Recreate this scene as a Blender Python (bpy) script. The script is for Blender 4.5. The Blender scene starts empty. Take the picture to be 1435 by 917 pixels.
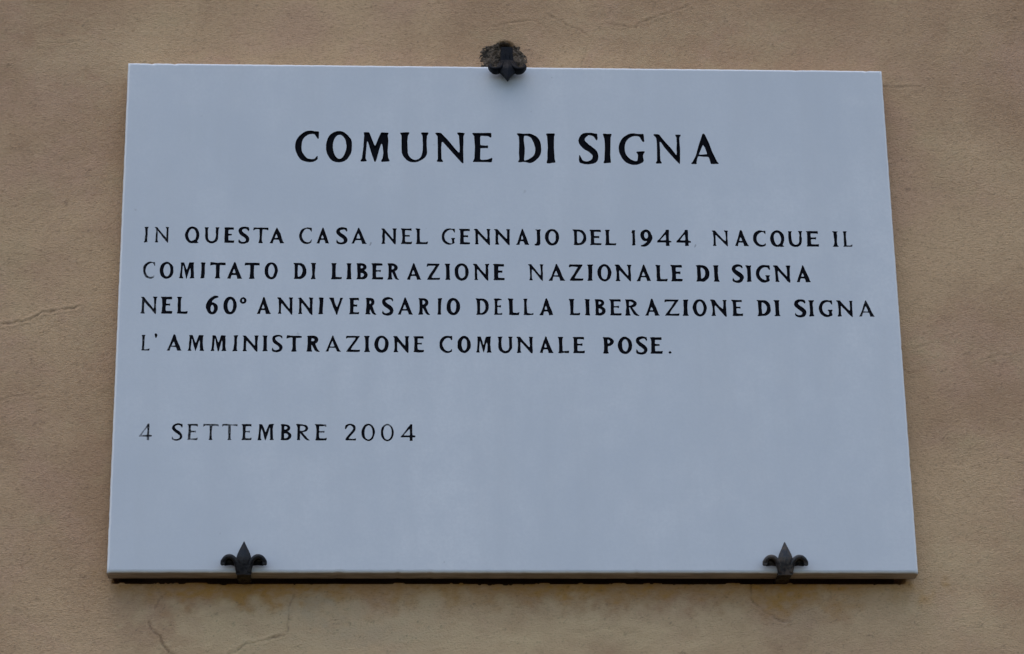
import bpy, math, random
import numpy as np
from mathutils import Vector
from mathutils.geometry import delaunay_2d_cdt

scene = bpy.context.scene
C = scene.collection

# ------------------------------------------------------------------ camera
PLATE_W, PLATE_H, PLATE_T = 800.0, 558.57, 20.0        # millimetres
WALL_Y = 0.027                                         # the plaster stands 7 mm behind the slab
cam_d = bpy.data.cameras.new("camera")
cam = bpy.data.objects.new("camera", cam_d)
C.objects.link(cam)
cam_d.sensor_width = 36.0
cam_d.lens = 96.575
cam_d.clip_start = 0.05
cam_d.clip_end = 200.0
cam.location = (-0.14857, -2.59205, -1.06513)
cam.rotation_euler = (1.95398, 0.01474, -0.05137)
scene.camera = cam

# ------------------------------------------------------------------ daylight
SUN_EL, SUN_AZ = math.radians(72), math.radians(200)   # azimuth from +Y, clockwise seen from above
world = bpy.data.worlds.new("World")
scene.world = world
world.use_nodes = True
wn, wl = world.node_tree.nodes, world.node_tree.links
sky = wn.new("ShaderNodeTexSky")
sky.sky_type = 'NISHITA'
sky.sun_disc = False
sky.sun_elevation = SUN_EL
sky.sun_rotation = SUN_AZ
sky.air_density = 1.0
sky.dust_density = 1.0
sky.ozone_density = 1.0
wn["Background"].inputs["Strength"].default_value = 0.15
wl.new(sky.outputs[0], wn["Background"].inputs["Color"])
sun_d = bpy.data.lights.new("sun", 'SUN')
sun_d.energy = 0.5
sun_d.angle = math.radians(70)
sun_d.color = (1.0, 0.975, 0.94)
sun = bpy.data.objects.new("sun", sun_d)
C.objects.link(sun)
sd = Vector((math.sin(SUN_AZ) * math.cos(SUN_EL), math.cos(SUN_AZ) * math.cos(SUN_EL), math.sin(SUN_EL)))
sun.rotation_euler = (-sd).to_track_quat('-Z', 'Y').to_euler()
sun.location = sd * 5
scene.view_settings.view_transform = 'Standard'
scene.view_settings.look = 'None'
scene.view_settings.exposure = 0.43
scene.view_settings.gamma = 1.0

# ------------------------------------------------------------------ helpers
def tag(o, label=None, cat=None, group=None, kind=None):
    for k, v in (("label", label), ("category", cat), ("group", group), ("kind", kind)):
        if v: o[k] = v
    return o

def empty(name, loc, parent=None):
    o = bpy.data.objects.new(name, None)
    o.empty_display_size = 0.02
    C.objects.link(o); o.location = loc; o.parent = parent
    return o

def mesh_obj(name, verts, faces, mat, parent=None, smooth=False, scale=0.001):
    m = bpy.data.meshes.new(name)
    m.from_pydata([(v[0]*scale, v[1]*scale, v[2]*scale) for v in verts], [], faces)
    m.update()
    if smooth: m.polygons.foreach_set("use_smooth", [True]*len(m.polygons))
    o = bpy.data.objects.new(name, m)
    if mat: m.materials.append(mat)
    C.objects.link(o); o.parent = parent
    return o

class NT:
    """small node-tree writer"""
    def __init__(s, name):
        s.m = bpy.data.materials.new(name); s.m.use_nodes = True
        s.n = s.m.node_tree.nodes; s.l = s.m.node_tree.links
        s.b = s.n["Principled BSDF"]
    def link(s, a, b): s.l.new(a, b)
    def new(s, t, **kw):
        n = s.n.new(t)
        for k, v in kw.items(): setattr(n, k, v)
        return n
    def coord(s, scale=(1, 1, 1)):
        t = s.new("ShaderNodeTexCoord"); mp = s.new("ShaderNodeMapping")
        mp.inputs["Scale"].default_value = scale
        s.link(t.outputs["Object"], mp.inputs["Vector"]); return mp.outputs["Vector"]
    def noise(s, vec, scale, detail=4, rough=0.55, dist=0.0):
        n = s.new("ShaderNodeTexNoise")
        n.inputs["Scale"].default_value = scale; n.inputs["Detail"].default_value = detail
        n.inputs["Roughness"].default_value = rough; n.inputs["Distortion"].default_value = dist
        s.link(vec, n.inputs["Vector"]); return n.outputs["Fac"]
    def ramp(s, fac, lo, hi, a=0.0, b=1.0):
        r = s.new("ShaderNodeMapRange", interpolation_type='SMOOTHSTEP')
        for k, v in (("From Min", lo), ("From Max", hi), ("To Min", a), ("To Max", b)): r.inputs[k].default_value = v
        s.link(fac, r.inputs["Value"]); return r.outputs["Result"]
    def math(s, op, a, b):
        r = s.new("ShaderNodeMath", operation=op)
        for i, v in enumerate((a, b)):
            if isinstance(v, (int, float)): r.inputs[i].default_value = v
            else: s.link(v, r.inputs[i])
        return r.outputs[0]
    def mix(s, fac, a, b, blend='MIX'):
        r = s.new("ShaderNodeMix", data_type='RGBA', blend_type=blend)
        for i, v in ((0, fac), (6, a), (7, b)):
            if isinstance(v, (int, float)): r.inputs[i].default_value = v
            elif isinstance(v, tuple): r.inputs[i].default_value = (*v, 1)
            else: s.link(v, r.inputs[i])
        return r.outputs[2]
    def bump(s, h, strength, dist):
        r = s.new("ShaderNodeBump")
        r.inputs["Strength"].default_value = strength; r.inputs["Distance"].default_value = dist
        s.link(h, r.inputs["Height"]); s.link(r.outputs[0], s.b.inputs["Normal"]); return r
    def set(s, **kw):
        for k, v in kw.items():
            i = s.b.inputs[k.replace("_", " ")]
            if isinstance(v, (int, float)): i.default_value = v
            elif isinstance(v, tuple): i.default_value = (*v, 1)
            else: s.link(v, i)

# ------------------------------------------------------------------ materials
def make_marble():
    t = NT("white_marble"); v = t.coord()
    cloud = t.ramp(t.noise(v, 4.0, 5, 0.6, 0.3), 0.32, 0.70)
    col = t.mix(cloud, (0.605, 0.62, 0.637), (0.715, 0.716, 0.717))
    runs = t.ramp(t.noise(t.coord((1, 1, 0.16)), 26.0, 4, 0.6), 0.40, 0.72)            # faint rain runs
    col = t.mix(t.math('MULTIPLY', runs, 0.40), col, (0.585, 0.59, 0.595))
    mott = t.ramp(t.noise(v, 38.0, 4, 0.6), 0.35, 0.68)
    col = t.mix(t.math('MULTIPLY', mott, 0.42), col, (0.60, 0.615, 0.635))
    grain = t.ramp(t.noise(v, 260.0, 3, 0.7), 0.3, 0.7)
    col = t.mix(t.math('MULTIPLY', grain, 0.4), col, (0.59, 0.60, 0.615))
    speck = t.ramp(t.noise(v, 95.0, 2, 0.5), 0.735, 0.80)
    col = t.mix(t.math('MULTIPLY', speck, 0.5), col, (0.42, 0.42, 0.42))
    xyz = t.new("ShaderNodeSeparateXYZ"); pos = t.new("ShaderNodeSeparateXYZ")
    tc = t.new("ShaderNodeTexCoord"); t.link(tc.outputs["Normal"], xyz.inputs[0]); t.link(tc.outputs["Object"], pos.inputs[0])
    arris = t.ramp(t.math('ABSOLUTE', xyz.outputs[1], 0), 0.86, 0.995, 1.0, 0.0)   # whiter on the rounded edges and sides
    col = t.mix(arris, col, (0.88, 0.865, 0.84))
    under_shade = t.ramp(t.math('MULTIPLY', xyz.outputs[2], -1.0), 0.80, 0.98)      # downward face browned: shade painted in, with streaky grime
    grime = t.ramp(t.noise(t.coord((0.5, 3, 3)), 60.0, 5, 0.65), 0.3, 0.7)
    col = t.mix(under_shade, col, t.mix(grime, (0.36, 0.30, 0.25), (0.62, 0.54, 0.47)))
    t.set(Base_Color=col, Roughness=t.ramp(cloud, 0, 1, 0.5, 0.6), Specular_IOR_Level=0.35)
    t.bump(t.noise(v, 330.0, 4, 0.6), 0.12, 0.0006)
    return t.m

def make_paint():
    t = NT("black_letter_paint"); v = t.coord()
    at = t.new("ShaderNodeAttribute", attribute_name="wear")
    n = t.noise(v, 420.0, 4, 0.65)
    w = t.math('ADD', at.outputs["Fac"], t.math('MULTIPLY', t.math('SUBTRACT', n, 0.5), 0.9))
    fac = t.ramp(w, 0.28, 0.85)
    t.set(Base_Color=t.mix(fac, (0.0035, 0.0035, 0.006), (0.42, 0.42, 0.43)), Roughness=0.7, Specular_IOR_Level=0.06)
    return t.m

def make_plaster():
    t = NT("tan_wall_plaster"); v = t.coord(); h = t.coord((1.0, 1.0, 2.6))
    at = t.new("ShaderNodeAttribute", attribute_name="mask")
    sep = t.new("ShaderNodeSeparateColor"); t.link(at.outputs["Color"], sep.inputs[0])
    rust, pale, crack = sep.outputs; grey = at.outputs["Alpha"]  # crack also carries the shade painted behind the slab
    big = t.ramp(t.noise(v, 4.5, 5, 0.6, 0.5), 0.33, 0.68)
    col = t.mix(big, (0.525, 0.322, 0.186), (0.685, 0.452, 0.258))
    pink = t.ramp(t.noise(t.coord((1.3, 1, 1.3)), 9.0, 4, 0.6, 0.4), 0.46, 0.68)
    col = t.mix(t.math('MULTIPLY', pink, 0.6), col, (0.62, 0.375, 0.240))
    olive = t.ramp(t.noise(t.coord((0.9, 1, 1.1)), 16.0, 4, 0.6), 0.52, 0.75)
    col = t.mix(t.math('MULTIPLY', olive, 0.5), col, (0.60, 0.425, 0.236))
    fine = t.noise(h, 230.0, 4, 0.72)
    col = t.mix(t.ramp(fine, 0.30, 0.52, 0.50, 0.0), col, (0.33, 0.195, 0.11))
    col = t.mix(t.ramp(fine, 0.56, 0.74, 0.0, 0.42), col, (0.76, 0.55, 0.35))
    nz = t.noise(h, 45.0, 5, 0.65)
    col = t.mix(t.math('MULTIPLY', pale, t.ramp(nz, 0.2, 0.7, 0.45, 0.95)), col, (0.74, 0.53, 0.30))
    col = t.mix(t.math('MULTIPLY', grey, t.ramp(nz, 0.25, 0.7, 0.3, 0.8)), col, (0.52, 0.40, 0.27))
    col = t.mix(t.math('MULTIPLY', rust, t.ramp(nz, 0.25, 0.65, 0.55, 1.0)), col, (0.56, 0.295, 0.085))
    col = t.mix(crack, col, (0.12, 0.08, 0.05))  # cracks and smear, plus shade painted into the hollow behind the slab
    t.set(Base_Color=col, Roughness=0.95, Specular_IOR_Level=0.1)
    hgt = t.math('ADD', t.noise(h, 330.0, 4, 0.7), t.math('MULTIPLY', t.noise(v, 620.0, 3, 0.65), 0.9))
    t.bump(hgt, 0.85, 0.0016)
    return t.m

def make_mortar():
    t = NT("rough_dark_mortar"); v = t.coord()
    n = t.noise(v, 170.0, 5, 0.7)
    col = t.mix(t.ramp(n, 0.38, 0.62), (0.045, 0.038, 0.030), (0.22, 0.165, 0.12))
    t.set(Base_Color=col, Roughness=0.95, Specular_IOR_Level=0.1)
    t.bump(t.noise(v, 300.0, 5, 0.7), 0.9, 0.003)
    return t.m

def make_iron():
    t = NT("weathered_iron"); v = t.coord()
    oi = t.new("ShaderNodeObjectInfo")
    sep = t.new("ShaderNodeSeparateColor"); t.link(oi.outputs["Color"], sep.inputs[0])
    n = t.ramp(t.noise(v, 130.0, 5, 0.7), 0.38, 0.66)
    col = t.mix(n, (0.020, 0.020, 0.024), (0.052, 0.045, 0.042))
    col = t.mix(t.math('MULTIPLY', sep.outputs[0], n), col, (0.15, 0.105, 0.075))
    col = t.mix(sep.outputs[1], col, (0.006, 0.006, 0.008))
    t.set(Base_Color=col, Roughness=t.ramp(n, 0, 1, 0.30, 0.62), Metallic=0.0, Specular_IOR_Level=t.ramp(sep.outputs[1], 0, 1, 0.50, 0.12))
    t.bump(t.noise(v, 420.0, 4, 0.65), 0.5, 0.0008)
    return t.m

M_MARBLE, M_PAINT, M_PLASTER, M_MORTAR, M_IRON = make_marble(), make_paint(), make_plaster(), make_mortar(), make_iron()

# ------------------------------------------------------------------ the plaster wall: one relief sheet
LINES = [
  [
    ('COMUNE', [(-223.38,-198.05,166.05,200.24,6), (-191.53,-163.58,166.1,200.31,7), (-155.6,-123.77,166.16,200.39,6), (-114.43,-84,166.22,200.48,6), (-77.52,-45.8,166.28,200.56,6), (-38.31,-17.18,166.33,200.64,6)]),
    ('DI', [(8.35,34.12,166.4,200.74,6), (39.13,49.36,166.44,200.79,7)]),
    ('SIGNA', [(73.01,93.92,166.5,200.88,6), (98.63,108.05,166.53,200.92,7), (115.05,142.61,166.57,200.98,6), (152.34,181.72,166.62,201.06,5), (190.53,221.1,166.68,201.14,6)]),
  ],
  [
    ('IN', [(-376.07,-371.43,72.47,90.06,4), (-365.75,-350.28,72.49,90.08,4)]),
    ('QUESTA', [(-334.48,-319.81,72.51,90.12,6), (-314.85,-299.34,72.53,90.14,5), (-294.99,-283.82,72.55,90.16,8), (-279.68,-268.81,72.56,90.18,7), (-264.98,-249.24,72.58,90.19,5), (-248.21,-232.35,72.59,90.21,6)]),
    ('CASA,', [(-217.83,-204.34,72.62,90.25,5), (-200.19,-185.96,72.63,90.27,6), (-179.42,-167.99,72.65,90.29,7), (-164.56,-147.92,72.67,90.31,6), (-145.84,-143.03,72.68,90.32,3)]),
    ('NEL', [(-133.67,-117.32,72.7,90.34,6), (-112.85,-101.39,72.71,90.36,6), (-97.75,-85.03,72.73,90.38,6)]),
    ('GENNAJO', [(-71.16,-56.86,72.75,90.41,5), (-52.9,-41.2,72.77,90.43,7), (-37.76,-20.31,72.78,90.45,6), (-16.86,0.19,72.8,90.48,6), (5.62,19.75,72.82,90.5,7), (25.29,31.57,72.83,90.52,7), (35.76,50.43,72.85,90.53,7)]),
    ('DEL', [(64.79,78.74,72.87,90.57,6), (82.1,94.69,72.89,90.58,7), (97.63,109.92,72.9,90.6,7)]),
    ('1944,', [(124.94,129.88,72.92,90.63,8), (134.61,147.02,72.94,90.64,8), (151.64,167.21,72.95,90.66,7), (171.63,187.22,72.97,90.69,7), (189.85,192.7,72.98,90.7,2)]),
    ('NACQUE', [(209.14,226.75,73.01,90.73,5), (232.02,247.65,73.03,90.75,7), (251.76,265.81,73.04,90.78,7), (269.72,284.84,73.06,90.8,7), (288.08,304.16,73.08,90.82,6), (307.54,320.88,73.09,90.84,8)]),
    ('IL', [(334.65,341.75,73.11,90.87,6), (345.98,356.05,73.13,90.88,4)]),
  ],
  [
    ('COMITATO', [(-376.01,-363.4,32.8,50.69,4), (-358.98,-344.61,32.81,50.71,7), (-339.78,-322.83,32.81,50.74,7), (-317.68,-312.03,32.81,50.76,8), (-307.92,-291.97,32.82,50.78,8), (-290.94,-274.47,32.82,50.81,7), (-272.93,-257.17,32.82,50.83,8), (-252.33,-238.62,32.83,50.86,7)]),
    ('DI', [(-222.94,-209.53,32.83,50.9,7), (-205.19,-199.72,32.84,50.92,6)]),
    ('LIBERAZIONE', [(-184.53,-172.86,32.84,50.95,7), (-169.24,-163.03,32.84,50.97,8), (-158.9,-147,32.85,50.99,7), (-143.17,-130.96,32.85,51.01,7), (-127.02,-114.59,32.85,51.03,7), (-107.66,-91.59,32.86,51.06,6), (-86.61,-72.4,32.86,51.09,6), (-67.73,-62.02,32.86,51.11,7), (-58.18,-43.33,32.87,51.13,7), (-38.97,-22.23,32.87,51.15,6), (-18.39,-6.22,32.87,51.18,8)]),
    ('NAZIONALE', [(17.71,33.96,32.88,51.23,5), (38.54,55.85,32.88,51.26,7), (59.7,74.83,32.89,51.29,7), (78.17,84.75,32.89,51.31,8), (88.92,103.54,32.89,51.33,7), (106.99,124.76,32.9,51.35,7), (129.15,145.36,32.9,51.38,7), (149.22,161.78,32.91,51.41,7), (164.92,177.49,32.91,51.43,8)]),
    ('DI', [(190.9,205.06,32.91,51.47,8), (208.72,215.23,32.92,51.48,8)]),
    ('SIGNA', [(228.66,240,32.92,51.51,8), (242.83,249.34,32.92,51.53,8), (253.02,268.05,32.93,51.55,7), (271.48,289.57,32.93,51.58,7), (294.41,310.41,32.93,51.61,7)]),
  ],
  [
    ('NEL', [(-377.41,-360.06,-6.17,12.46,5), (-356.48,-344.43,-6.14,12.47,8), (-340.65,-328.89,-6.12,12.48,6)]),
    ('60°', [(-310.69,-298.72,-6.07,12.5,8), (-293.29,-279.57,-6.04,12.51,8), (-276.91,-270.04,-6.02,12.51,5)]),
    ('ANNIVERSARIO', [(-259.8,-244.72,-5.99,12.53,7), (-238.99,-222.37,-5.95,12.54,6), (-218.26,-201.83,-5.92,12.55,6), (-197.21,-191.55,-5.89,12.56,8), (-186.41,-171.2,-5.87,12.57,6), (-166.05,-155.04,-5.84,12.58,7), (-149.59,-138.06,-5.81,12.59,7), (-132.08,-120.55,-5.79,12.6,7), (-116.64,-100.14,-5.76,12.61,6), (-95.3,-83.23,-5.73,12.62,6), (-76.41,-71.25,-5.7,12.63,6), (-66.71,-52.46,-5.68,12.64,8)]),
    ('DELLA', [(-36.44,-22.99,-5.63,12.65,6), (-18.34,-9.03,-5.61,12.66,5), (-3.64,8.06,-5.58,12.67,7), (11.68,23.08,-5.56,12.68,5), (28.25,43.59,-5.53,12.69,7)]),
    ('LIBERAZIONE', [(58.84,70.56,-5.48,12.71,7), (74.72,80.63,-5.46,12.71,8), (84.79,96.53,-5.44,12.72,7), (100.37,112.85,-5.42,12.73,7), (116.28,130.84,-5.39,12.74,7), (136.46,152.39,-5.36,12.75,7), (157.06,172.48,-5.32,12.76,6), (175.29,181.86,-5.3,12.77,8), (186.03,200.63,-5.28,12.78,7), (204.49,221.71,-5.25,12.79,7), (226.41,237.9,-5.22,12.8,7)]),
    ('DI', [(252.52,266.85,-5.17,12.82,8), (269.99,276.79,-5.15,12.82,8)]),
    ('SIGNA', [(291.3,303.03,-5.11,12.84,8), (305.44,311.93,-5.09,12.84,7), (316.12,330.8,-5.07,12.85,7), (334.99,352.3,-5.04,12.86,6), (357.33,374.13,-5,12.88,6)]),
  ],
  [
    ("L'AMMINISTRAZIONE", [(-375.02,-365.54,-46.58,-29.38,4), (-362.04,-358.35,-46.59,-29.37,6), (-349.56,-333.57,-46.61,-29.36,7), (-328.57,-311.38,-46.64,-29.35,7), (-305.37,-288.76,-46.66,-29.34,7), (-282.75,-277.74,-46.68,-29.33,5), (-273.53,-256.7,-46.7,-29.32,7), (-252.99,-247.17,-46.71,-29.31,7), (-243.31,-232.48,-46.73,-29.3,6), (-228.77,-213.01,-46.74,-29.29,7), (-208.69,-194.63,-46.76,-29.28,9), (-189.9,-173.52,-46.79,-29.27,6), (-168.79,-153.9,-46.81,-29.26,6), (-150.38,-144.03,-46.82,-29.25,7), (-140.01,-125.2,-46.84,-29.24,8), (-121.02,-104.39,-46.86,-29.23,7), (-100.56,-89.26,-46.88,-29.22,7)]),
    ('COMUNALE', [(-74.12,-60.69,-46.91,-29.2,6), (-55.75,-42,-46.93,-29.19,8), (-37.25,-20.57,-46.95,-29.18,7), (-15.01,0.88,-46.98,-29.17,6), (4.22,21.75,-47,-29.16,7), (27.01,42.22,-47.02,-29.15,7), (46.58,58.45,-47.04,-29.14,7), (61.79,74.18,-47.06,-29.13,7)]),
    ('POSE.', [(92.45,103.84,-47.09,-29.11,8), (107.9,122.44,-47.11,-29.1,8), (126.51,138,-47.13,-29.09,7), (140.75,153.48,-47.15,-29.08,8), (159.08,162.64,-47.16,-29.07,6)]),
  ],
  [
    ('4', [(-374.08,-360.79,-142.1,-125.03,4)]),
    ('SETTEMBRE', [(-341.36,-330.22,-142.07,-124.97,5), (-325.78,-314.92,-142.06,-124.94,4), (-310.48,-294.67,-142.05,-124.91,4), (-291.71,-275.89,-142.03,-124.87,4), (-271.94,-261.55,-142.02,-124.84,6), (-256.41,-239.28,-142,-124.8,6), (-233.54,-222.15,-141.99,-124.76,6), (-217.49,-203.61,-141.97,-124.73,5), (-198.65,-186.75,-141.96,-124.69,6)]),
    ('2004', [(-168.88,-157.46,-141.94,-124.63,4), (-152.2,-138.88,-141.92,-124.6,4), (-133.31,-119.89,-141.91,-124.56,4), (-113.42,-98.49,-141.89,-124.52,5)]),
  ],
]
CRACKS = [
  (1, [(-549.3,-18.5), (-521.0,-8.8), (-505.3,-5.7), (-489.9,-2.1), (-480.7,3.5), (-460.4,7.7), (-441.0,12.0)]),
  (0.55, [(-14.3,340.5), (7.3,345.7), (20.4,347.9), (35.1,348.6)]),
  (0.7, [(45.3,356.3), (55.9,349.8), (71.2,341.2), (81.5,337.0), (91.7,329.0)]),
  (0.7, [(103.7,346.0), (117.6,344.8), (140.7,342.1), (146.4,348.0), (162.1,355.5), (175.5,360.0), (199.1,369.4)]),
  (0.45, [(80.1,295.1), (88.8,319.8), (96.6,337.2), (103.8,346.4)]),
  (0.4, [(145.6,347.8), (146.7,334.8)]),
  (0.8, [(-217.4,-278.0), (-217.3,-283.9), (-217.9,-292.6), (-222.0,-302.9), (-222.0,-317.0), (-223.4,-324.6), (-224.0,-332.2), (-227.8,-334.8)]),
  (1.2, [(-227.8,-334.8), (-240.9,-338.7), (-251.7,-341.0), (-262.4,-343.4), (-272.0,-349.9), (-279.6,-353.4), (-286.3,-363.5)]),
  (0.7, [(-344.0,-292.7), (-348.6,-299.2), (-354.6,-307.6), (-357.1,-317.0), (-359.0,-323.2)]),
  (1.5, [(-359.0,-323.2), (-353.9,-330.9), (-348.8,-336.5), (-345.5,-341.9), (-341.7,-349.1), (-335.1,-353.7), (-325.8,-363.4)]),
  (1.1, [(236.0,-277.7), (235.4,-290.7), (236.2,-298.3), (242.6,-306.1), (248.7,-311.2), (254.6,-315.7), (259.4,-319.5), (268.0,-321.7), (273.0,-320.8)]),
  (0.4, [(273.0,-320.8), (279.2,-316.3), (290.2,-311.6), (304.9,-304.2), (315.4,-295.2), (315.0,-290.2)]),
  (0.6, [(406.0,274.0), (415.2,273.3), (427.6,273.4), (446.3,274.5)]),
  (0.4, [(487.2,-41.9), (506.3,-36.2), (532.9,-31.3)]),
  (0.4, [(423.4,-28.0), (441.9,-19.9), (467.2,-11.0)]),
  (0.3, [(406.3,-185.8), (427.7,-193.4), (441.3,-207.0)]),
  (0.35, [(-493.4,313.8), (-455.9,317.7), (-440.5,311.1)]),
  (0.4, [(-523.6,-91.2), (-502.5,-86.5), (-474.1,-83.3)]),
]
MORTAR = [(-28.6, 293.9), (-27.8, 311.6), (-25.1, 315.3), (-16.9, 318.4), (-7.1, 321.6), (-1.6, 322.9), (2.7, 321.7), (7.6, 317.5), (14.6, 316.4), (16.2, 310.3), (22.1, 306.1), (25.8, 301.3), (21.9, 297.6), (21.3, 294.5), (18.4, 283.6), (-3.2, 282.1), (-26.0, 283.1)]
RIM = 0.20      # paint is thinner along the rim of each cut
# worn paint, keyed by line or (line, word) or (line, word, letter): amount at the letter's foot and head
WEAR = {(1, 0): (.28, .26), (1, 2, 4): (.55, .55), (1, 6, 4): (.55, .55), (1, 8, 1): (.26, .26), (2, 0, 0): (.48, .16), (3, 0, 0): (.34, .24),
        (4, 0, 0): (.32, .26), (4, 0, 2): (.36, 0), 5: (.20, .24), (5, 0): (.42, .38), (5, 1, 0): (.26, .26), (5, 1, 1): (.40, .34), (5, 1, 2): (.26, .44), (5, 1, 3): (.30, .44), (5, 1, 4): (.28, .24),
        (1, 2, 0): (.2, .2), (1, 4, 0): (.2, .2), (2, 3, 0): (.22, .15), (3, 4, 4): (.1, .1), (3, 6, 4): (.28, .28), (3, 2, 8): (.2, .1), (4, 0, 5): (.18, .18)}
def make_wall():
    rng = np.random.default_rng(7)
    cell = 1.35
    fx = np.arange(-690, 690 + cell, cell); fz = np.arange(-480, 480 + cell, cell)
    nx, nz = len(fx), len(fz)
    ky = np.fft.fftfreq(nz, cell)[:, None]; kx = np.fft.fftfreq(nx, cell)[None, :]
    def band(lx, lz, slope=1.0):
        """noise with feature length lx by lz millimetres, unit variance"""
        k = np.sqrt((kx*lx)**2 + (ky*lz)**2)
        f = np.fft.fft2(rng.standard_normal((nz, nx))) * (k**0.5) / (1 + k**2)**(1.2*slope + 0.5)
        r = np.real(np.fft.ifft2(f)); return r / r.std()
    X, Z = np.meshgrid(fx, fz)
    strokes = band(9, 2.0); fine = band(2.0, 1.5); lump = band(80, 55); mid = band(16, 9); grit = band(3.5, 1.2)
    wx = 5*band(35, 35) + 1.6*band(9, 9); wz = 5*band(35, 35) + 1.6*band(9, 9)
    H = 0.16*lump + 0.03*mid + 0.030*strokes + 0.085*grit*(0.65 + 0.35*np.tanh(band(50, 35))) + 0.06*fine      # + is towards the street
    # trowel gouges, pits and small burrs
    H -= 0.55*np.clip(band(6, 1.3) - 2.0, 0, 2); p = band(3, 2.2); H -= 0.6*np.clip(p - 2.7, 0, 2); H += 0.35*np.clip(-p - 2.6, 0, 2)
    crack = np.zeros_like(X)  # cracks and smear, plus shade painted behind the slab
    wob = 0.6*band(14, 14) + 0.25*band(4, 4)
    Xw = X + wob; Zw = Z + 0.6*band(14, 14) + 0.25*band(4, 4)
    for w, pl in CRACKS:
        d = np.full_like(X, 1e9)
        for (x0, z0), (x1, z1) in zip(pl, pl[1:]):
            ax, az = x1-x0, z1-z0
            s = np.clip(((Xw-x0)*ax + (Zw-z0)*az)/(ax*ax + az*az), 0, 1)
            d = np.minimum(d, np.hypot(Xw-x0-s*ax, Zw-z0-s*az))
        g = np.exp(-(d/(0.55 + 0.28*w))**2) * np.clip(0.75 + 0.35*mid, 0.2, 1)
        H -= 0.8*w*g
        H += 0.45*w*np.exp(-((d - 2.6)/1.4)**2)
        crack = np.maximum(crack, np.clip(0.52*w, 0, .55)*g)
    # recess where the top clip is let into the wall
    H -= 12*np.clip(1.25 - (np.hypot((X+1)/11, (Z-313)/10))**4, 0, 1)
    # unseen hollow added behind the slab to blacken the gap under its lower edge
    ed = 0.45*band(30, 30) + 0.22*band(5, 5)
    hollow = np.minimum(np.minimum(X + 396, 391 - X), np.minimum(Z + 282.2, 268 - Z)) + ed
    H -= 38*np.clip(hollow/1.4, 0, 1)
    crack = np.maximum(crack, 0.9*np.clip(hollow - 2.0, 0, 1))                 # shade painted onto the hollow's inside
    g0 = np.exp(-((X + 1)/27)**2 - ((Z - 303)/17)**2)
    crack = np.maximum(crack, 0.6*np.clip(1.5*g0 + 0.30*fine + 0.25*mid - 0.55, 0, 1))   # sooty smear round the top clip
    g2 = lambda cx, cz, sx, sz: np.exp(-((X+2*wx-cx)/sx)**2 - ((Z+wz-cz)/sz)**2)
    sm = lambda a, b, x: (lambda q: q*q*(3-2*q))(np.clip((x-a)/(b-a), 0, 1))
    inx = sm(-395, -330, X+3*wx)*(1 - sm(390, 420, X+3*wx))
    rust = (0.85*g2(-252, -288, 48, 15) + 0.45*g2(-300, -284, 85, 11) + 0.80*g2(283, -289, 34, 17)
            + 0.55*np.exp(-((Z+wz+283)/17)**2)*inx + 0.30*g2(60, -286, 120, 12))
    rust *= np.clip(0.9 + 0.25*mid, 0.2, 1.3)
    pale = sm(-292, -322, Z + 1.5*wz)*sm(-395, -300, X + 4*wx)*(1 - 0.55*sm(60, 420, X + 6*wx))
    pale *= np.clip(0.85 + 0.2*lump, 0, 1)
    pale += np.clip(0.8 + 0.3*mid + 0.3*lump, 0, 1.2)*(0.5*g2(432, -30, 34, 26) + 0.45*g2(450, -262, 55, 60) + 0.35*g2(-440, 300, 120, 60) + 0.3*g2(180, 335, 200, 26))
    grey = 0.9*g2(-196, -307, 26, 16) + 0.5*g2(-150, -338, 70, 18)
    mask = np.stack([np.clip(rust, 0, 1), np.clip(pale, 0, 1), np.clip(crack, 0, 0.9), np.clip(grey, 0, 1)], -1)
    # carry the sheet on beyond the detailed field with widening steps
    ext = 690 + np.array([12, 40, 100, 220, 450, 900, 1800, 3600.])
    xs = np.concatenate([-ext[::-1], fx, ext]); ez = ext - 210
    zs = np.concatenate([-ez[::-1], fz, ez])
    n = len(ext)
    H = np.pad(H, n, mode='edge'); mask = np.pad(mask, ((n, n), (n, n), (0, 0)), mode='edge')
    XX, ZZ = np.meshgrid(xs, zs); ny_, nx_ = XX.shape
    co = np.stack([XX*0.001, WALL_Y - H*0.001, ZZ*0.001], -1).reshape(-1, 3)
    idx = np.arange(ny_*nx_).reshape(ny_, nx_)
    q = np.stack([idx[:-1, :-1], idx[:-1, 1:], idx[1:, 1:], idx[1:, :-1]], -1).reshape(-1, 4)
    # a shallow slab behind, so the wall has thickness
    m = bpy.data.meshes.new("plaster_wall")
    back = co[[idx[0, 0], idx[0, -1], idx[-1, -1], idx[-1, 0]]].copy(); back[:, 1] = WALL_Y + 0.35
    nb = len(co); co = np.concatenate([co, back])
    m.vertices.add(len(co)); m.vertices.foreach_set("co", co.astype(np.float32).ravel())
    rim = [list(idx[0, ::-1]) + [nb, nb+1], list(idx[::-1, -1]) + [nb+1, nb+2], list(idx[-1, :]) + [nb+2, nb+3],
           list(idx[:, 0]) + [nb+3, nb], [nb, nb+3, nb+2, nb+1]]
    nq = len(q)
    loops = np.concatenate([q.ravel(), np.array([i for r in rim for i in r])]).astype(np.int32)
    starts = np.concatenate([np.arange(nq)*4, nq*4 + np.cumsum([0] + [len(r) for r in rim[:-1]])]).astype(np.int32)
    m.loops.add(len(loops)); m.loops.foreach_set("vertex_index", loops)
    m.polygons.add(len(starts)); m.polygons.foreach_set("loop_start", starts)
    sm_ = np.ones(len(starts), bool); sm_[nq:] = False
    m.polygons.foreach_set("use_smooth", sm_)
    m.update(calc_edges=True); m.validate()
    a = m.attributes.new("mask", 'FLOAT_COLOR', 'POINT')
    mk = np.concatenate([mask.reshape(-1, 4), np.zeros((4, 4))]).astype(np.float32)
    a.data.foreach_set("color", mk.ravel())
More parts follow.
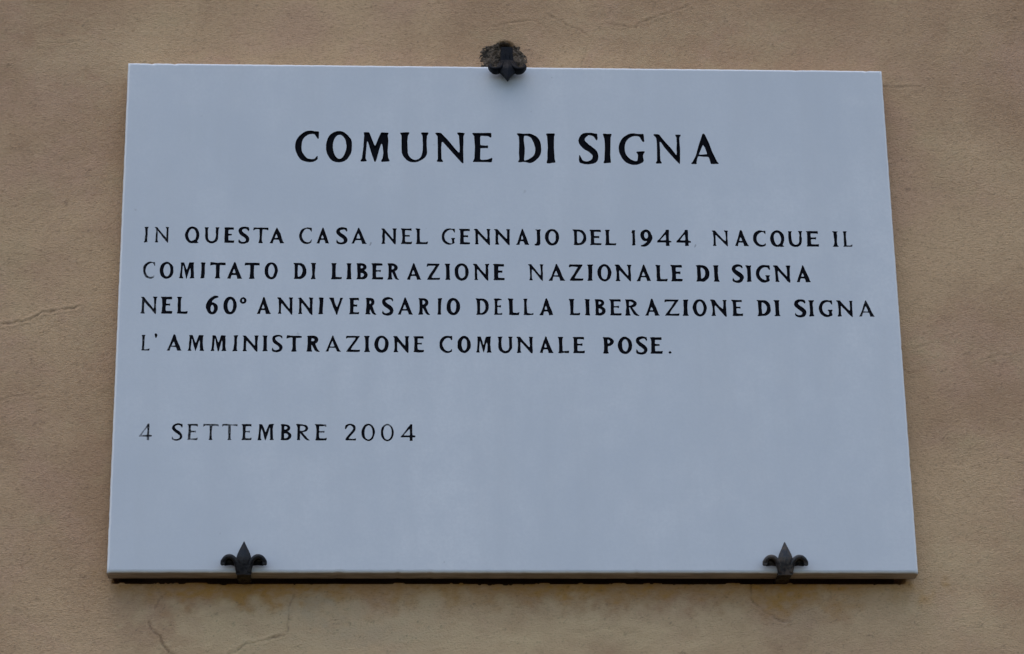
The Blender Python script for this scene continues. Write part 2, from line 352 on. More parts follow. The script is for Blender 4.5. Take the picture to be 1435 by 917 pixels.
    m.materials.append(M_PLASTER)
    o = bpy.data.objects.new("plaster_wall", m); C.objects.link(o)
    tag(o, "tan plastered house wall with hairline cracks behind the marble plaque", "wall")
    return o
wall = make_wall()

def make_mortar_patch():
    out = MORTAR
    cx, cz = -1.0, 306.0
    rnd = random.Random(3)
    na, nr = 96, 26
    ang = [(math.atan2(z-cz, x-cx) % (2*math.pi), math.hypot(x-cx, z-cz)) for x, z in out]
    ang.sort()
    aa = np.array([a for a, _ in ang]); rr = np.array([r for _, r in ang])
    th = np.linspace(0, 2*math.pi, na, endpoint=False)
    R = np.interp(th, np.concatenate([aa-2*math.pi, aa, aa+2*math.pi]), np.tile(rr, 3))
    rng = np.random.default_rng(5)
    R = R*(1 + 0.05*rng.standard_normal(na))
    verts, faces = [(cx, 0, cz)], []
    N = rng.standard_normal((nr+1, na))
    N = (N + np.roll(N, 1, 1) + np.roll(N, 1, 0) + np.roll(N, -1, 1))/2
    hts = []
    def height(x, z, s, n):
        dome = 2.6*(1 - s**2.5) + 1.1*n*(1 - 0.5*s)
        pit = max(0.0, 1.2 - (math.hypot((x+0.5)/8.0, (z-316)/5.0))**3)
        return dome*(1 - min(1, pit)) - 9*min(1, pit) - (1.6 if s > 0.97 else 0)
    verts[0] = (cx, WALL_Y*1000 - height(cx, cz, 0, 0), cz)
    for i in range(1, nr+1):
        s = i/nr
        for j in range(na):
            x = cx + math.cos(th[j])*R[j]*s; z = cz + math.sin(th[j])*R[j]*s
            verts.append((x, WALL_Y*1000 - height(x, z, s, N[i, j]), z))
    for j in range(na): faces.append((0, 1+(j+1) % na, 1+j))
    for i in range(nr-1):
        for j in range(na):
            a, b = 1+i*na+j, 1+i*na+(j+1) % na
            faces.append((a, b, b+na, a+na))
    o = mesh_obj("mortar_patch", verts, faces, M_MORTAR, wall, smooth=True)
    o["label"] = "rough dark mortar around the hole of the top clip"
make_mortar_patch()

# ------------------------------------------------------------------ carved letters: each glyph is a field of chisel strokes
class G:
    def __init__(s, W):
        s.n = 40; mg = 0.14
        s.xs = np.arange(-mg, W + mg + 1/s.n, 1/s.n); s.ys = np.arange(-mg, 1 + mg + 1/s.n, 1/s.n)
        s.X, s.Y = np.meshgrid(s.xs, s.ys); s.F = np.full(s.X.shape, 9.0)
    def poly(s, pts):
        X, Y = s.X, s.Y; d = np.full(X.shape, 1e9); ins = np.zeros(X.shape, bool)
        for (x0, y0), (x1, y1) in zip(pts, pts[1:] + pts[:1]):
            ax, ay = x1-x0, y1-y0; L = ax*ax + ay*ay
            if L < 1e-12: continue
            t = np.clip(((X-x0)*ax + (Y-y0)*ay)/L, 0, 1)
            d = np.minimum(d, np.hypot(X-x0-t*ax, Y-y0-t*ay))
            if y0 != y1: ins ^= ((y0 > Y) != (y1 > Y)) & (X < ax*(Y-y0)/ay + x0)
        return np.where(ins, -d, d)
    def cap(s, pts, rad):
        F = np.full(s.X.shape, 9.0)
        for (x0, y0), (x1, y1), r0, r1 in zip(pts, pts[1:], rad, rad[1:]):
            ax, ay = x1-x0, y1-y0; L = ax*ax + ay*ay + 1e-12
            t = np.clip(((s.X-x0)*ax + (s.Y-y0)*ay)/L, 0, 1)
            F = np.minimum(F, np.hypot(s.X-x0-t*ax, s.Y-y0-t*ay) - (r0 + (r1-r0)*t))
        return F
    def ell(s, cx, cy, rx, ry):
        return s.poly([(cx + rx*math.cos(a), cy + ry*math.sin(a)) for a in np.linspace(0, 2*math.pi, 56, endpoint=False)])
    def add(s, f): s.F = np.minimum(s.F, f)
    def sub(s, f): s.F = np.maximum(s.F, -f)
    def stem(s, x, y0, y1, t, fl=.05, fr=.05, tl=.05, tr=.05, dx=0.0):
        """upright stroke, waisted, with small flared feet; dx leans the head"""
        w = t/2; m = (y0+y1)/2; xt = x + dx; xm = x + dx/2; k = min(.11, (y1-y0)*.3)
        s.add(s.poly([(x-w-fl, y0), (x+w+fr, y0), (x+w+fr, y0+.025), (x+w, y0+k), (xm+w*.9, m), (xt+w, y1-k), (xt+w+tr, y1-.025),
                      (xt+w+tr, y1), (xt-w-tl, y1), (xt-w-tl, y1-.025), (xt-w, y1-k), (xm-w*.9, m), (x-w, y0+k), (x-w-fl, y0+.025)]))
    def bar(s, x0, y0, x1, y1, w0, w1):
        a = math.atan2(y1-y0, x1-x0); nx, ny = -math.sin(a), math.cos(a)
        s.add(s.poly([(x0-nx*w0/2, y0-ny*w0/2), (x1-nx*w1/2, y1-ny*w1/2), (x1+nx*w1/2, y1+ny*w1/2), (x0+nx*w0/2, y0+ny*w0/2)]))
    def P(s, *pts): s.add(s.poly(list(pts)))

def spline(pts, n=8):
    out = []; P = [pts[0]] + list(pts) + [pts[-1]]
    for i in range(1, len(P)-2):
        for k in range(n):
            t = k/n
            out.append(tuple(0.5*((2*P[i][c]) + (-P[i-1][c]+P[i+1][c])*t + (2*P[i-1][c]-5*P[i][c]+4*P[i+1][c]-P[i+2][c])*t*t
                             + (-P[i-1][c]+3*P[i][c]-3*P[i+1][c]+P[i+2][c])*t**3) for c in range(len(P[0]))))
    out.append(tuple(pts[-1])); return out

def glyph(ch, W, t, h, rng):
    g = G(W); f = .055; hs = max(h, t*.80) if h > t*.6 else h*1.1      # hs: thin uprights
    def curve(pts):                                     # points (u, v, width)
        q = spline([(u*W, v, w/2) for u, v, w in pts])
        g.add(g.cap([(a, b) for a, b, _ in q], [c for _, _, c in q]))
    def bowl(x0, cy, ry, rx, tb):                       # half ring opening to a stem at x0
        o = g.poly([(x0, cy+ry)] + [(x0 + .35*rx + .65*rx*math.cos(a), cy + ry*math.sin(a)) for a in np.linspace(math.pi/2, -math.pi/2, 26)] + [(x0, cy-ry)])
        ri = ry - h; rxi = rx - tb
        i = g.poly([(x0, cy+ri)] + [(x0 + .35*rxi + .65*rxi*math.cos(a), cy + ri*math.sin(a)) for a in np.linspace(math.pi/2, -math.pi/2, 26)] + [(x0, cy-ri)])
        g.add(np.maximum(o, -i))
    if ch == 'I':
        tt = min(t, W*.72); e = max(.03, (W-tt)/2)
        g.stem(W/2, 0, 1, tt, e, e*.8, e, e*.9, dx=rng.uniform(-.02, .02))
    elif ch == 'J':
        tt = min(t, W*.6); g.stem(W*.62, .05, 1, tt, .0, .0, W*.62-tt/2, .06)
        g.P((W*.62-tt/2, .20), (W*.62+tt/2, .20), (W*.62+tt/2, .08), (W*.62+tt*.1, -.03), (-.02, -.05), (-.04, .06), (W*.62-tt*.7, .07))
    elif ch == 'L':
        x = t/2 + f; g.stem(x, 0, 1, t, f, 0, f, f)
        g.P((x, 0), (W-.04, 0), (W, .20), (W-.05, .16), (W-.15, h*.95), (x, h))
    elif ch == 'E':
        x = t/2 + f; g.stem(x, 0, 1, t, f, 0, f+.02, 0)
        g.P((x, 0), (W-.03, 0), (W, .19), (W-.05, .15), (W-.15, h), (x, h*1.05))
        g.P((x, 1), (W*.94, 1.0), (W*.95, .80), (W*.90, .84), (W*.82, 1-h), (x, 1-h))
        ym = .53; g.P((x, ym-h*.42), (W*.70, ym-h*.36), (W*.78, ym-.10), (W*.80, ym+.09), (W*.70, ym+h*.36), (x, ym+h*.42))
    elif ch == 'T':
        g.stem(W*.5, 0, 1-h*.5, t, f, f, 0, 0, dx=rng.uniform(-.02, .02))
        g.P((.03, 1.01), (W, .985), (W*.995, .82), (W-.08, .985-h), (.14, 1-h), (0, .80))
    elif ch in 'AV':
        k = (lambda y: y) if ch == 'A' else (lambda y: 1-y)
        ap = W*.49 if ch == 'A' else W*.54
        tl, tr = (hs*.92, t*1.1) if ch == 'A' else (t*1.1, hs*.92)
        hi = 1.03; lx, rx = f*.8 + tl/2, W - f*.8 - tr/2
        g.P((lx-tl/2, k(0)), (lx+tl/2, k(0)), (ap+tl*.30, k(.84)), (ap+.03, k(hi)), (ap-.03, k(hi)))
        g.P((rx-tr/2, k(0)), (rx+tr/2, k(0)), (ap+tr*.22, k(hi-.05)), (ap+.02, k(hi)), (ap-.04, k(hi)), (ap-tr*.42, k(.82)))
        for cx, tt in ((lx, tl), (rx, tr)):
            s = 1 if cx < W/2 else -1
            g.P((cx-tt/2-f*.8, k(0)), (cx+tt/2+f*.8, k(0)), (cx+tt/2+f*.5, k(.03)), (cx+tt*.4+s*.04, k(.11)), (cx-tt*.4+s*.04, k(.11)), (cx-tt/2-f*.5, k(.03)))
        if ch == 'A': g.bar(lx + (ap-lx)*.29, .285, rx + (ap-rx)*.29, .285, h*.78, h*.78)
    elif ch == 'N':
        s1 = hs; a, b = f + s1/2 + .03, W - f - s1/2
        g.stem(a, 0, .98, s1, f, f, 0, 0); g.stem(b, .05, 1, s1, 0, 0, f, f)
        g.P((0, 1.0), (.02+t*.9, 1.0), (b+s1/2, .12), (b+s1/2, -.04), (b+s1*.1, -.03), (a-s1/2, .88), (0, .96))
    elif ch == 'M':
        s1 = hs*.88; a, b = f + s1*.5 + .01, W - f - t*.47
        sl = .055*W; xa, xb = a + sl, b - sl*.6
        g.stem(a, 0, 1, s1, f, f, .02, 0, dx=sl); g.stem(b, 0, 1, t*.94, f, f, 0, f*.8, dx=-sl*.6)
        vx = W*.49
        g.P((xa-s1*.5, 1), (xa+t*.60, 1), (vx+.03, .40), (vx+.015, -.02), (vx-.02, -.02), (xa+s1*.40, .80))
        g.P((xb+t*.2, 1), (xb-t*.45-h*.45, 1), (vx-.03, .40), (vx-.02, -.02), (vx+.02, -.02), (xb-t*.40, .80))
    elif ch == 'Z':
        g.P((.03, 1), (W*.98, 1), (W*.90, 1-h), (.10, 1-h), (.03, .80), (0, .82))
        g.P((W*.98-t*1.15, 1-h*.6), (W*.98, 1), (t*1.2, h*.6), (0, 0))
        g.P((0, 0), (W-.04, 0), (W, .19), (W-.06, .14), (W-.14, h), (.1, h))
    elif ch in 'O0Q':
        hh = h*.9 if t < .16 else h
        g.add(g.ell(W/2, .495, W/2, .535)); g.sub(g.ell(W/2 + .012, .50, W/2 - t*.98, .53 - hh))
        if ch == 'Q': g.P((W*.52, .13), (W*.70, .20), (W*.92, .04), (W*.98, -.005), (W*.90, -.02), (W*.70, -.03))
    elif ch in 'CG':
        hh = h*.95
        rx = W*.60 if ch == 'C' else W*.58
        g.add(g.ell(rx, .495, rx, .535)); g.sub(g.ell(rx + t*.42, .50, rx - t*.60, .53 - hh))
        g.sub(g.poly([(W*.96, -.4), (3, -.4), (3, 1.4), (W*.96, 1.4)]))
        g.sub(g.poly([(rx+.02, .5), (W*.97, .80), (3, .85), (3, .12 if ch == 'C' else .3), (W*.97, .20)]))
        g.P((W*.74, 1.0), (W*.99, 1.02), (W*.985, .74), (W*.93, .74), (W*.80, .92))
        if ch == 'C': g.P((W*.80, .04), (W*.93, .10), (W*1.0, .26), (W*.95, .23), (W*.84, .13))
        else:
            x = W - f - t*.45
            g.stem(x, .03, .42, t*.92, 0, 0, f*1.1, f); g.P((W*.6, -.02), (x+t*.4, .04), (x+t*.4, .14), (W*.66, .06))
    elif ch == 'S':
        a, b = h*1.0, t*1.05
        curve([(.92, .86, a*.7), (.80, .955, a*.9), (.52, .985, a*1.05), (.22, .90, b*.82), (.15, .74, b*.95), (.34, .58, b*1.05), (.64, .44, b*1.08),
               (.84, .28, b*.98), (.78, .10, b*.85), (.50, .015, a*1.05), (.22, .03, a), (.07, .11, a*.8)])
        g.P((W*.82, .99), (W*.95, 1.01), (W*.96, .74), (W*.90, .77), (W*.78, .92))
        g.P((0, .30), (.02, .0), (W*.24, .02), (W*.16, .12), (W*.06, .28))
    elif ch == 'U':
        tl, tr = t, max(hs, h*1.25)
        x0, x1 = f + tl/2, W - f - tr/2
        g.stem(x0, .36, 1, tl, 0, 0, f, f); g.stem(x1, .36, 1, tr, 0, 0, f, f)
        cx = (x0 - tl/2 + x1 + tr/2)/2; rx = (x1 + tr/2 - x0 + tl/2)/2
        ring = np.maximum(g.ell(cx, .37, rx, .40), -g.ell((x0 + tl/2 + x1 - tr/2)/2, .39, (x1 - tr/2 - x0 - tl/2)/2, .40 - h*.95))
        g.add(np.maximum(ring, g.poly([(-1, -1), (W+1, -1), (W+1, .40), (-1, .40)])))
    elif ch == 'D':
        x = f + t/2; g.stem(x, 0, 1, t*.95, f, 0, f+.02, 0); bowl(x, .5, .5, W - x, t*1.02)
    elif ch == 'B':
        x = f + t/2; g.stem(x, 0, 1, t*.95, f, 0, f, 0); bowl(x, .765, .235, W*.90 - x, t*.88); bowl(x, .28, .28, W - x, t*.98)
    elif ch == 'P':
        x = f + t/2; g.stem(x, 0, 1, t, f, f, f, 0); bowl(x, .72, .28, W - x, t*.98)
    elif ch == 'R':
        x = f + t/2; g.stem(x, 0, 1, t*.95, f, f, f, 0); bowl(x, .74, .26, W*.86 - x, t*.92)
        g.P((x + t*.4, .50), (x + t*1.25, .52), (W*.86, .10), (W, .02), (W*1.0, -.02), (W*.78, -.01), (W*.62, .08))
    elif ch == '1':
        tt = min(t, W*.66); g.stem(W*.58, 0, 1, tt, .04, .05, 0, .03)
        g.P((W*.58, 1.02), (0, .82), (.03, .78), (W*.58, .84))
    elif ch == '9':
        g.add(g.ell(W*.48, .66, W*.48, .37)); g.sub(g.ell(W*.49, .66, W*.48 - t*.95, .37 - h))
        curve([(.86, .62, t*.95), (.84, .42, t*1.0), (.66, .18, t*.9), (.36, .02, h*1.1), (.08, -.01, h*.8)])
    elif ch == '6':
        g.add(g.ell(W*.52, .32, W*.48, .36)); g.sub(g.ell(W*.52, .32, W*.48 - t*.95, .36 - h))
        curve([(.14, .36, t*.95), (.18, .58, t*1.0), (.38, .82, t*.85), (.66, .98, h*1.1), (.95, 1.01, h*.7)])
    elif ch == '4':
        x = W*.72
        g.stem(x, -.02, 1.02, t*.95, .02, .02, 0, 0)
        g.P((0, .20), (x, .20), (W, .20), (W*1.0, .31), (x, .20+h*1.1), (.06, .20+h*1.05))
        g.P((0, .21), (.16, .21+h*.6), (x+t*.3, .93), (x+t*.2, 1.03), (x-.04, 1.0))
    elif ch == '2':
        curve([(.06, .74, t*.7), (.16, .90, t*.9), (.46, .985, h*1.1), (.80, .84, t*1.0), (.78, .62, t*1.05), (.46, .36, t*.95), (.16, .10, t*.9)])
        g.P((.02, 0), (W-.03, 0), (W, .17), (W-.06, .13), (W-.12, h*1.1), (.06, h*1.2))
    elif ch == '\u00b0':
        g.add(g.ell(W/2, .80, W/2, .20)); g.sub(g.ell(W/2, .80, W/2 - .13, .20 - .11))
    elif ch == ',':
        g.add(g.cap([(W*.70, .06), (W*.45, -.05), (W*.15, -.10)], [.055, .04, .015]))
    elif ch == '.':
        g.P((0, .08), (W*.45, .0), (W, .06), (W*.55, .19))
    elif ch == "'":
        g.P((0, 1.02), (W*.2, 1.10), (W*.75, 1.08), (W, .98), (W*.55, .80), (W*.3, .84))
    # unsteady chisel: push the outline in and out a little, then soften corners
    k = rng.standard_normal((7, 7))
    iy = np.linspace(0, 5.999, g.F.shape[0]); ix = np.linspace(0, 5.999, g.F.shape[1])
    y0, x0 = iy.astype(int), ix.astype(int); fy, fx = (iy-y0)[:, None], (ix-x0)[None, :]
    nz = (k[y0][:, x0]*(1-fy) + k[y0+1][:, x0]*fy)*(1-fx) + (k[y0][:, x0+1]*(1-fy) + k[y0+1][:, x0+1]*fy)*fx
    F = g.F + 0.011*nz
    for ax in (0, 1):
        F = (np.roll(F, 1, ax) + 2*F + np.roll(F, -1, ax))/4
    return g.xs, g.ys, F

def contours(xs, ys, F):
    S = F < 0; seg = {}
    def pt(key):
        (j, i, d) = key
        if d == 0: a, b = F[j, i], F[j, i+1]; return (xs[i] + (xs[i+1]-xs[i])*a/(a-b), ys[j])
        a, b = F[j, i], F[j+1, i]; return (xs[i], ys[j] + (ys[j+1]-ys[j])*a/(a-b))
    cells = np.argwhere((S[:-1, :-1] != S[:-1, 1:]) | (S[:-1, :-1] != S[1:, :-1]) | (S[:-1, :-1] != S[1:, 1:]))
    nb = {}
    for j, i in cells:
        j, i = int(j), int(i)
        e = []
        if S[j, i] != S[j, i+1]: e.append((j, i, 0))
        if S[j, i+1] != S[j+1, i+1]: e.append((j, i+1, 1))
        if S[j+1, i] != S[j+1, i+1]: e.append((j+1, i, 0))
        if S[j, i] != S[j+1, i]: e.append((j, i, 1))
        prs = [(e[0], e[1])] if len(e) == 2 else ([(e[0], e[3]), (e[1], e[2])] if not S[j, i] else [(e[0], e[1]), (e[2], e[3])])
        for a, b in prs: nb.setdefault(a, []).append(b); nb.setdefault(b, []).append(a)
    rings, seen = [], set()
    for k in nb:
        if k in seen: continue
        ring, cur, prev = [], k, None
        while cur not in seen:
            seen.add(cur); ring.append(pt(cur))
            n = [q for q in nb[cur] if q != prev]
            prev, cur = cur, (n[0] if n else k)
        if len(ring) > 7: rings.append(ring)
    return rings

def thin_ring(r, tol):
    """drop points that lie on their neighbours' chord"""
    out = list(r); ch = True
    while ch and len(out) > 8:
        ch = False; i = 0; new = []; n = len(out); skip = False
        for i in range(n):
            if skip: new.append(out[i]); skip = False; continue
            a, b, c = out[i-1], out[i], out[(i+1) % n]
            L = math.hypot(c[0]-a[0], c[1]-a[1]) + 1e-9
            d = abs((c[0]-a[0])*(b[1]-a[1]) - (c[1]-a[1])*(b[0]-a[0]))/L
            if d < tol and L < 12*tol*8: ch = True; skip = True
            else: new.append(b)
        out = new
    return out

# ------------------------------------------------------------------ the plaque: slab with the inscription cut into it
plaque = empty("marble_plaque", (0, 0, 0))
tag(plaque, "white marble memorial plaque with black engraved Italian inscription, fixed to the tan wall", "plaque")

def make_plaque():
    rng = np.random.default_rng(11); rj = random.Random(4)
    V, E, FC, ring_word = [], [], [], []
    hw, hh, bev = PLATE_W/2, PLATE_H/2, 3.2
    # front edge ring, a little uneven, with two small chips on the top edge
    corner = [(-1, -1), (1, -1), (1, 1), (-1, 1)]; edge = []
    for k in range(4):
        (ax, az), (bx, bz) = corner[k], corner[(k+1) % 4]
        L = PLATE_W if ax != bx else PLATE_H; n = int(L/4)
        for i in range(n):
            u = i/n; edge.append((ax + (bx-ax)*u, az + (bz-az)*u))
    def on_ring(e, inset): return (e[0]*(hw-inset), e[1]*(hh-inset))
    jit = [rj.uniform(-.18, .22) for _ in edge]
    for i, e in enumerate(edge):
        x, z = on_ring(e, 0)
        if z > hh-1 and min(abs(x+375), abs(x-383)) < 2.2: jit[i] += 1.0
        if rj.random() < .012: jit[i] += rj.uniform(.3, .9)
    nE = len(edge)
    for i, e in enumerate(edge): V.append(Vector(on_ring(e, bev + jit[i])))
    E += [(i, (i+1) % nE) for i in range(nE)]
    FC.append(list(range(nE)))
    words, deep = [], {}
    for li, line in enumerate(LINES):
        for wi, (text, boxes) in enumerate(line):
            w = len(words); words.append((li, wi, text))
            for ci, (ch, (xl, xr, zb, zt, wt)) in enumerate(zip(text, boxes)):
                Hh = zt - zb; W = (xr-xl)/Hh; t = .066 + wt*.0208
                h = t*(.56 if li == 0 else .68)
                xs, ys, F = glyph(ch, W, t, h, rng)
                for r in contours(xs, ys, F):
                    r = thin_ring(r, .0045)
                    if sum(p[0]*q[1] - q[0]*p[1] for p, q in zip(r, r[1:] + r[:1])) < 0: r = r[::-1]
                    b = len(V)
                    V += [Vector((xl + x*Hh, zb + y*Hh)) for x, y in r]
                    E += [(b+i, b+(i+1) % len(r)) for i in range(len(r))]
                    FC.append(list(range(b, b+len(r)))); ring_word.append((w, ci, zb, zt))
                for r in contours(xs, ys, F + .036):            # foot of the sloping cut
                    r = thin_ring(r, .0045); b = len(V)
                    V += [Vector((xl + x*Hh, zb + y*Hh)) for x, y in r]
                    E += [(b+i, b+(i+1) % len(r)) for i in range(len(r))]
                    deep.update({i: .044*Hh for i in range(b, b+len(r))})
    vo, eo, fo, ov, oe, of = delaunay_2d_cdt(V, E, FC, 1, 1e-5, True)
    slab_f, letter_f = [], {}
    for f, src in zip(fo, of):
        inner = [s for s in src if s > 0]
        if 0 not in src: continue
        if len(inner) % 2: letter_f.setdefault(ring_word[inner[0]-1][0], []).append((f, ring_word[inner[0]-1]))
        else: slab_f.append(f)
    # slab: front face, rounded arris, sides, back
    pos = [(v.x, 0.0, v.y) for v in vo]
    first = {}
    for i, src in enumerate(ov):
        for s in src: first.setdefault(s, i)
    rings = [[first[i] for i in range(nE)]]
    prof = [(bev*(1-math.sin(a)), bev*(1-math.cos(a))) for a in (math.pi/8, math.pi/4, 3*math.pi/8, math.pi/2)] + [(0, PLATE_T*.55), (0, PLATE_T)]
    for inset, y in prof:
        r = []
        for i, e in enumerate(edge):
            x, z = on_ring(e, inset + jit[i]*(.7 if y < bev+.1 else .35)); r.append(len(pos)); pos.append((x, y, z))
        rings.append(r)
    faces = []; flip = lambda f: list(f)
    for f in slab_f:
        a, b, c = (vo[i] for i in f[:3])
        cr = (b.x-a.x)*(c.y-a.y) - (b.y-a.y)*(c.x-a.x)
        faces.append(list(f) if cr > 0 else list(f)[::-1])
    n_front = len(faces)
    for r0, r1 in zip(rings, rings[1:]):
        for i in range(nE): faces.append([r0[i], r1[i], r1[(i+1) % nE], r0[(i+1) % nE]])
    faces.append(rings[-1][::-1])
    used = sorted({i for f in faces for i in f}); mp = {o: n for n, o in enumerate(used)}
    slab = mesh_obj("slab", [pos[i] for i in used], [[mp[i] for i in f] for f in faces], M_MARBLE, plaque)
    sm_ = np.zeros(len(faces), bool); sm_[n_front:n_front + 4*nE] = True
    slab.data.polygons.foreach_set("use_smooth", sm_)
    # the words: cut floors and cut sides, painted black, where weather has taken paint off "wear" says so
    line_obj = {}; dep = {i: max([deep.get(q, 0) for q in src] or [0]) for i, src in enumerate(ov)}
    for w, (li, wi, text) in enumerate(words):
        if li not in line_obj: line_obj[li] = empty("inscription_line", (0, 0, 0), plaque)
        fl = letter_f[w]; vm = {}; P = []; FA = []; wear = []
        def vid(i, q):
            if i not in vm:
                vm[i] = len(P); P.append((vo[i].x, dep[i], vo[i].y))
                lo, hi = WEAR.get((li, wi, q[1]), WEAR.get((li, wi), WEAR.get(li, (0, 0))))
                wear.append(lo + (hi-lo)*(vo[i].y-q[2])/(q[3]-q[2]) + (0.0 if dep[i] else RIM))
            return vm[i]
        for f, q in fl:
            a, b, c = (vo[i] for i in f[:3])
            if (b.x-a.x)*(c.y-a.y) - (b.y-a.y)*(c.x-a.x) < 0: f = f[::-1]
            FA.append([vid(i, q) for i in f])
        o = mesh_obj("word", P, FA, M_PAINT, line_obj[li])
        at = o.data.attributes.new("wear", 'FLOAT', 'POINT'); at.data.foreach_set("value", wear)
        o["label"] = "engraved %sword %s" % ("large " if li == 0 else "", text) if text.isalpha() else "engraved text %s" % text
make_plaque()

# ------------------------------------------------------------------ iron clips
def sweep(path, half_n, half_y, y_mid, n=14):
    """strip bent in the x-z plane: half_n thick across the bend, half_y deep"""
    V, F = [], []; m = len(path)
    for i, (x, z) in enumerate(path):
        x0, z0 = path[max(0, i-1)]; x1, z1 = path[min(m-1, i+1)]
        L = math.hypot(x1-x0, z1-z0); nx, nz = -(z1-z0)/L, (x1-x0)/L
        for k in range(n):
            a = 2*math.pi*k/n; c, s = math.cos(a), math.sin(a)
            cc = math.copysign(abs(c)**.6, c); ss = math.copysign(abs(s)**.6, s)
            V.append((x + nx*half_n[i]*ss, y_mid[i] + half_y[i]*cc, z + nz*half_n[i]*ss))
    for i in range(m-1):
        for k in range(n):
            F.append((i*n+k, i*n+(k+1) % n, (i+1)*n+(k+1) % n, (i+1)*n+k))
    F.append(tuple(range(n))[::-1]); F.append(tuple((m-1)*n+k for k in range(n)))
    return V, F

def fix_normals(o):
    import bmesh
    bm = bmesh.new(); bm.from_mesh(o.data); bmesh.ops.recalc_face_normals(bm, faces=bm.faces); bm.to_mesh(o.data); bm.free()

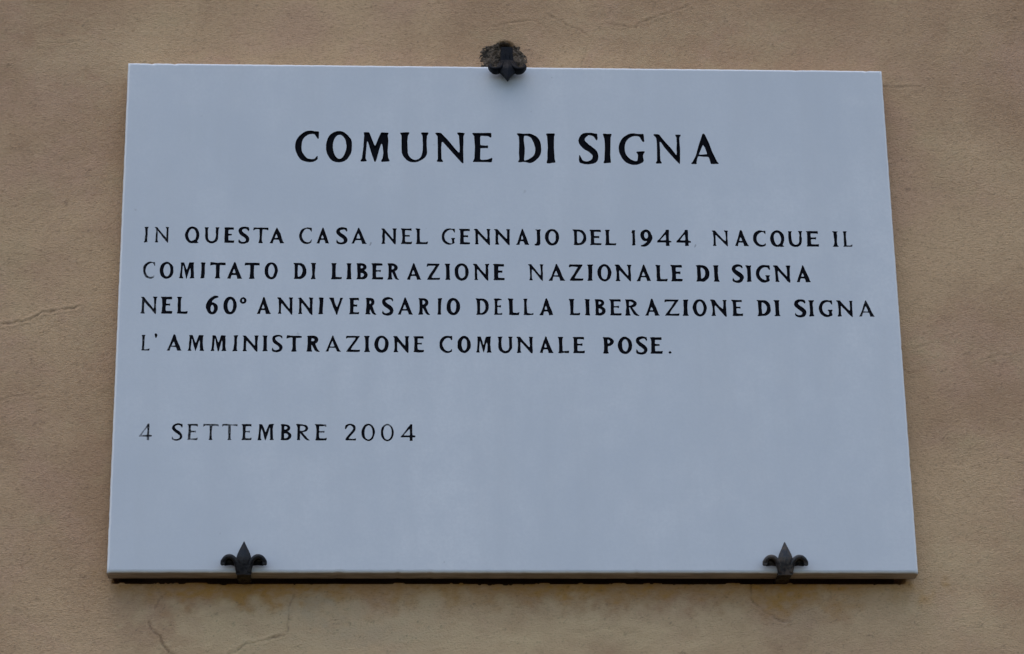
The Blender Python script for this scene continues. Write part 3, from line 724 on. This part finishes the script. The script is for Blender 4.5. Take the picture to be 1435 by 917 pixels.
def make_clip(top=False):
    root = empty("iron_clip", (0, 0, 0))
    L = .88 if top else 1.0
    # spear-shaped middle petal with a raised ridge; origin at the bend (0, -3, -3)
    lev = [(-3.2, 7.4, 3.8, 2.6), (0, 7.4, 4.4, 2.8), (4, 7.0, 5.2, 3.0), (8, 6.9, 5.8, 3.0), (11, 7.2, 6.0, 3.0), (14, 7.1, 5.8, 2.8), (17, 6.2, 5.2, 2.6),
           (21, 4.4, 4.2, 2.2), (25, 2.4, 3.0, 1.8), (28, 1.0, 2.0, 1.4), (29.4, .25, 1.2, 1.0)]
    if top: lev = [(z, w2, r, e) for (z, _, r, e), w2 in zip(lev, (8.5, 10, 11.5, 12.2, 12, 10.6, 7.8, 5.0, 2.6, 1.0, .25))]
    V, F = [], []
    for z, w, r, e in lev:
        ring = [(-w, -e), (-w*.80, -e-.55), (-w*.38, -(e*.35+r*.65)), (-w*.1, -r), (w*.1, -r), (w*.38, -(e*.35+r*.65)), (w*.80, -e-.55), (w, -e), (w*.9, 1.5), (-w*.9, 1.5)]
        V += [(x, y, z*L+3) for x, y in ring]
    n = 10
    for i in range(len(lev)-1):
        for k in range(n): F.append((i*n+k, i*n+(k+1) % n, (i+1)*n+(k+1) % n, (i+1)*n+k))
    F.append(tuple(range(n))[::-1]); F.append(tuple((len(lev)-1)*n+k for k in range(n)))
    o = mesh_obj("center_petal", V, F, M_IRON, root, smooth=False); o.location = (0, -.003, -.003); fix_normals(o)
    for s in (-1, 1):
        pth = spline([(5.0, -1.0), (6.4, 5.0), (8.4, 10.8), (12.2, 14.2), (16.4, 14.0), (19.4, 11.2), (20.3, 8.2), (19.7, 6.0)], 5)
        q = len(pth); u = [i/(q-1) for i in range(q)]
        hn = [2.5 - .4*t + (.3 if t > .75 else 0) - (1.3*(t-.93)/.07 if t > .93 else 0) for t in u]
        hy = [2.4 + 2.4*math.sin(math.pi*min(1, t*1.2)) for t in u]
        ym = [-1.6 - 1.2*t for t in u]
        Vs, Fs = sweep(pth, hn, hy, ym)
        # the hollow of the curl: a sunk web behind the rolled rim
        web = pth[6:-1] + [(18.2, 5.6), (13, 6.2), (8.2, 5.4)]
        b0 = len(Vs); m = len(web); cx = sum(p[0] for p in web)/m; cz = sum(p[1] for p in web)/m
        Vs += [(x, -.9, z) for x, z in web] + [(x, 1.2, z) for x, z in web] + [(cx, .2, cz), (cx, 1.2, cz)]
        for i in range(m):
            j = (i+1) % m
            Fs += [(b0+i, b0+j, b0+2*m), (b0+m+j, b0+m+i, b0+2*m+1), (b0+i, b0+m+i, b0+m+j, b0+j)]
        o = mesh_obj("side_petal", [(s*x, y, z*L+3) for x, y, z in Vs], Fs, M_IRON, root, smooth=True); o.location = (0, -.003, -.003); fix_normals(o)
    def strap(y0, y1, w, zt, zb, name, seg=7, up=False):
        V, F = [], []
        for i in range(seg+1):
            y = y0 + (y1-y0)*i/seg; j = .25*math.sin(i*2.1)
            for x, z in ((-w, zb+.7), (-w+.9, zb), (w-.9, zb), (w, zb+.7), (w, zt-.7), (w-.9, zt), (-w+.9, zt), (-w, zt-.7)):
                V.append((x+j, y, z+j*.6) if not up else (x*(1-.12*i/seg)+j, z, -y))
        for i in range(seg):
            for k in range(8): F.append((i*8+k, i*8+(k+1) % 8, i*8+8+(k+1) % 8, i*8+8+k))
        F.append(tuple(range(8))); F.append(tuple(seg*8+k for k in range(8))[::-1])
        o = mesh_obj(name, V, F, M_IRON, root); fix_normals(o); return o
    if top:                                            # rises past the slab's edge, then turns back into the wall
        strap(-1.5, 20.5, 7.9, 1.0, -4.6, "upright", 6, up=True)
        rib = []
        for dx, w in ((-3.6, .8), (2.2, 1.3)):         # two forged ribs down the upright
            o = strap(0, 12, w, -4.4, -5.9, "rib", 5, up=True); o.location = (dx*.001, 0, 0)
        strap(-4.2, 56, 6.6, -14.5, -20.3, "strap")
    else:
        strap(-4.2, 46, 6.8, -.6, -3.4, "strap")
        strap(-6.6, -1.2, 7.7, -.2, -2.6, "collar", 2)
    return root

def copy_tree(o):
    c = o.copy(); C.objects.link(c)
    for ch in list(o.children):
        k = ch.copy(); C.objects.link(k); k.parent = c
    return c

GRP = "iron fleur-de-lis clips holding the plaque"
def place(root, x, z, flip, tilt, rust, black, label):
    root.location = (x, 0, z); root.scale = (.9, 1, 1) if flip else (1, 1, 1); root.rotation_euler = (0, math.pi if flip else 0, 0)
    for ch in root.children:
        ch.color = (rust, black, 0, 1)
        if ch.name.startswith(("center_petal", "side_petal")): ch.rotation_euler = (math.radians(tilt), 0, 0)
        elif not flip: ch.color = (rust*.3, .93, 0, 1)  # strap and collar blackened: shade of the gap put into their colour
    tag(root, label, "clip", GRP)
lower = make_clip()
clips = [lower, copy_tree(lower), make_clip(top=True)]
spots = [(-.2664, -PLATE_H*.0005, False, 12, .12, .55, "blackish iron fleur-de-lis clip under the plaque's lower edge, above the widest orange rust stain"),
         (.2662, -PLATE_H*.0005, False, 12, .9, .3, "brown-grey weathered iron fleur-de-lis clip under the plaque's lower edge, above a curved crack"),
         (-.0010, PLATE_H*.0005, True, 21, .0, .95, "black iron clip pointing down over the plaque's upper edge, set in dark mortar")]
for c, s in zip(clips, spots): place(c, *s)
